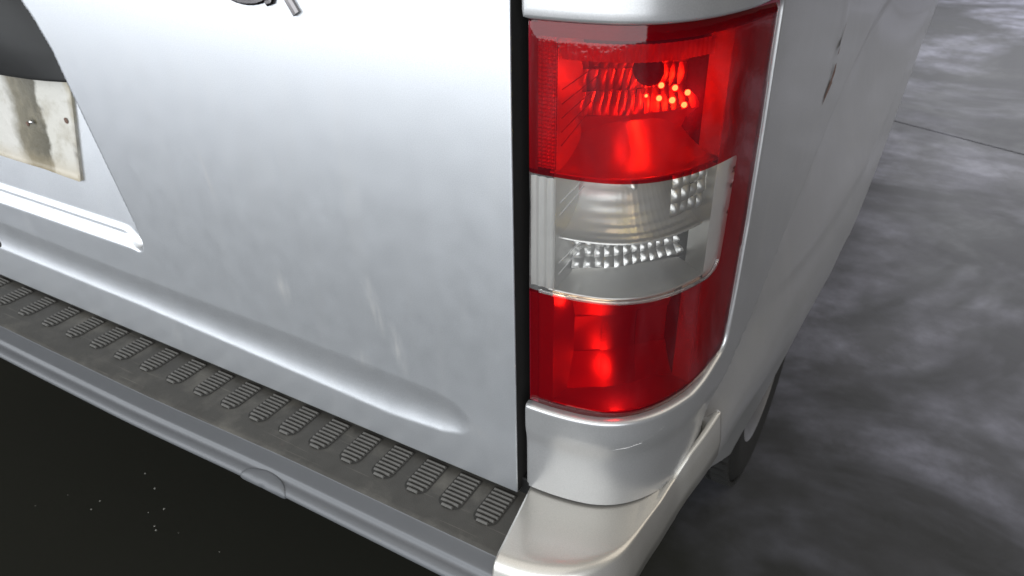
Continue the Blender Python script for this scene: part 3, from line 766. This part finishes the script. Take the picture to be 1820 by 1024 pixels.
# tow-eye cover on the lower roll
PA = [0.0]
for a_, b_ in zip(pts_b, pts_b[1:]): PA.append(PA[-1] + math.hypot(b_[0] - a_[0], b_[1] - a_[1]))
def on_profile(x, t, h):
    i = min(max(bisect.bisect_right(PA, t) - 1, 0), len(pts_b) - 2); k = (t - PA[i]) / (PA[i + 1] - PA[i]); a_, b_ = pts_b[i], pts_b[i + 1]
    dy, dz = b_[0] - a_[0], b_[1] - a_[1]; d = math.hypot(dy, dz)
    y, z = a_[0] + dy * k, a_[1] + dz * k
    return (x, y + bow(x) + dz / d * h, z - dy / d * h)
T0 = min(range(len(pts_b)), key=lambda i: abs(pts_b[i][0] + 0.1205) + abs(pts_b[i][1] - 0.5465)); T0 = PA[T0]
V = [on_profile(-0.302, T0, 0.0022)]; F = []; nn_ = 48
for rr, hh in ((0.25, .0022), (0.5, .0022), (0.75, .0022), (0.88, .0021), (0.95, .0016), (0.985, .0008), (1.0, -0.001)):
    for i in range(nn_):
        a = 2 * math.pi * i / nn_; V.append(on_profile(-0.302 + 0.040 * rr * math.cos(a), T0 + 0.021 * rr * math.sin(a), hh))
for i in range(nn_): F.append((0, 1 + i, 1 + (i + 1) % nn_))
for k in range(6):
    for i in range(nn_): a = 1 + k * nn_ + i; b = 1 + k * nn_ + (i + 1) % nn_; F.append((a, a + nn_, b + nn_, b))
mesh_obj('tow_eye_cover', V, F, M['bumper_grey'], bumper)

# corner cap, lofted along the rim from the seam round to the side
rim = catmull([(0.036, -0.089), (0.058, -0.0865), (0.082, -0.080), (0.108, -0.068), (0.130, -0.049), (0.144, -0.029), (0.1517, -0.008), (0.1575, 0.022), (0.1617, 0.051), (0.1665, 0.088), (0.1735, 0.110), (0.1825, 0.138), (0.1895, 0.166)], 6)
inn = catmull([(0.0215, 0.010), (0.045, 0.010), (0.070, 0.012), (0.092, 0.017), (0.110, 0.026), (0.126, 0.036), (0.138, 0.048), (0.147, 0.062), (0.155, 0.080), (0.1635, 0.099), (0.171, 0.113), (0.171, 0.139), (0.173, 0.166)], 6)
rimz = [(-0.1, 0.5975), (0.0, 0.599), (0.051, 0.602), (0.088, 0.6105), (0.110, 0.630), (0.138, 0.646), (0.166, 0.662)]
V = []; F = []; nstat = len(rim)
for k in range(nstat):
    t = k / (nstat - 1); a = Vector(rim[max(0, k - 1)]); c = Vector(rim[min(nstat - 1, k + 1)]); tg = (c - a).normalized(); nr = Vector((tg.y, -tg.x))
    r = Vector(rim[k]); i_ = Vector(inn[k])
    W = 1 - sstep(0.12, 0.62, t)          # broad roll at the rear, tight at the side
    zr = lerp(rimz, rim[k][1])
    R1 = 0.0036 + 0.019 * W
    e_ = sstep(0.66, 0.95, t)
    sec = [(i_, 0, zr + 0.003 - 0.020 * e_), (i_.lerp(r, .55), 0, zr + 0.0015 - 0.009 * e_), (r, -0.004, zr)]
    pts = [(q.x, q.y, z) for q, _, z in sec[:2]]
    pts.append((*(r - nr * 0.003), zr + 0.0002))
    for q in range(0, 9):
        an = R(q * 80 / 8); pts.append((*(r + nr * (R1 * math.sin(an))), zr - R1 * 0.8 * (1 - math.cos(an))))
    zl = pts[-1][2]; base = r + nr * R1
    out = 0.012 - 0.007 * sstep(0.2, 0.7, t)
    pts.append((*(base + nr * out * .5), zl - 0.018)); pts.append((*(base + nr * out), zl - 0.040)); pts.append((*(base + nr * (out * 0.8)), zl - 0.065))
    pts.append((*(base + nr * (out * 0.0 - 0.012)), zl - 0.085)); pts.append((*(base - nr * 0.05), zl - 0.115)); pts.append((*(base - nr * 0.09), zl - 0.13))
    V += pts; m_ = len(pts)
    if k:
        b = k * m_
        for i in range(m_ - 1): F.append((b - m_ + i, b - m_ + i + 1, b + i + 1, b + i))
# close both ends so it is not see-through
F.append(tuple(range(m_ - 1, -1, -1))); F.append(tuple(range(len(V) - m_, len(V))))
cap = mesh_obj('end_cap', V, F, M['cap_paint'], bumper); cap['label'] = 'silver end cap of the bumper with a broad ledge below the lamp'

# ------------------------------------------------------------ rear wheel
wheel = empty('wheel', (0.150, 0.84, 0.278), van); wheel.scale = (1, 0.885, 0.885)
prof_w = [(-0.20, 0.20), (-0.19, 0.29), (-0.17, 0.307), (-0.03, 0.307), (-0.012, 0.300), (-0.002, 0.28), (0.0, 0.25), (-0.006, 0.20)]
nseg = 64; V = []; F = []
for i in range(nseg):
    a = 2 * math.pi * i / nseg
    for x, r in prof_w: V.append((x, r * math.cos(a), r * math.sin(a)))
m_ = len(prof_w)
for i in range(nseg):
    for j in range(m_ - 1): F.append((i * m_ + j, i * m_ + j + 1, ((i + 1) % nseg) * m_ + j + 1, ((i + 1) % nseg) * m_ + j))
mesh_obj('tyre', V, F, M['tyre'], wheel)
tb = None
for i in range(60):
    for j, (x0, x1) in enumerate(((-0.045, -0.008), (-0.09, -0.055), (-0.135, -0.10))):
        if tb is None:
            tb = mesh_obj('tread_block', [(x, y, z) for x in (-0.018, 0.018) for y in (-0.011, 0.011) for z in (0.302, 0.314)], [(0, 1, 3, 2), (4, 6, 7, 5), (0, 4, 5, 1), (2, 3, 7, 6), (0, 2, 6, 4), (1, 5, 7, 3)], M['tyre'], wheel, False); o = tb
        else: o = tb.copy(); col.objects.link(o); o.parent = wheel
        o.location = ((x0 + x1) / 2, 0, 0); o.rotation_euler = (2 * math.pi * (i + 0.3 * (j % 2)) / 60, 0, 0)
V = []; F = []
pr = [(-0.006, 0.20), (-0.02, 0.185), (-0.035, 0.14), (-0.02, 0.10), (-0.015, 0.0)]
for i in range(48):
    a = 2 * math.pi * i / 48
    for x, r in pr: V.append((x, r * math.cos(a), r * math.sin(a)))
for i in range(48):
    for j in range(4): F.append((i * 5 + j, i * 5 + j + 1, ((i + 1) % 48) * 5 + j + 1, ((i + 1) % 48) * 5 + j))
mesh_obj('rim', V, F, M['rim'], wheel)
# wheel arch lip
pth = [(s_of_y(0.82) + 0.30 * math.cos(a), 0.28 + 0.30 * math.sin(a)) for a in [R(64 - i * 4) for i in range(17)]]
V = []; F = []
for k, (s, z) in enumerate(pth):
    for (dr, of) in ((0.004, 0.0), (0.002, 0.0015), (-0.006, 0.001), (-0.008, -0.03)):
        cy = s_of_y(0.82); ang = math.atan2(z - 0.28, s - cy); ss_, zz_ = cy + (0.30 + dr) * math.cos(ang), 0.28 + (0.30 + dr) * math.sin(ang)
        x, y = plan(ss_, body_off(ss_, zz_) + of); V.append((x, y, zz_))
    if k:
        b = 4 * k; F += [(b - 4 + i, b - 3 + i, b + 1 + i, b + i) for i in range(3)]
mesh_obj('arch_lip', V, F, M['paint'], van)
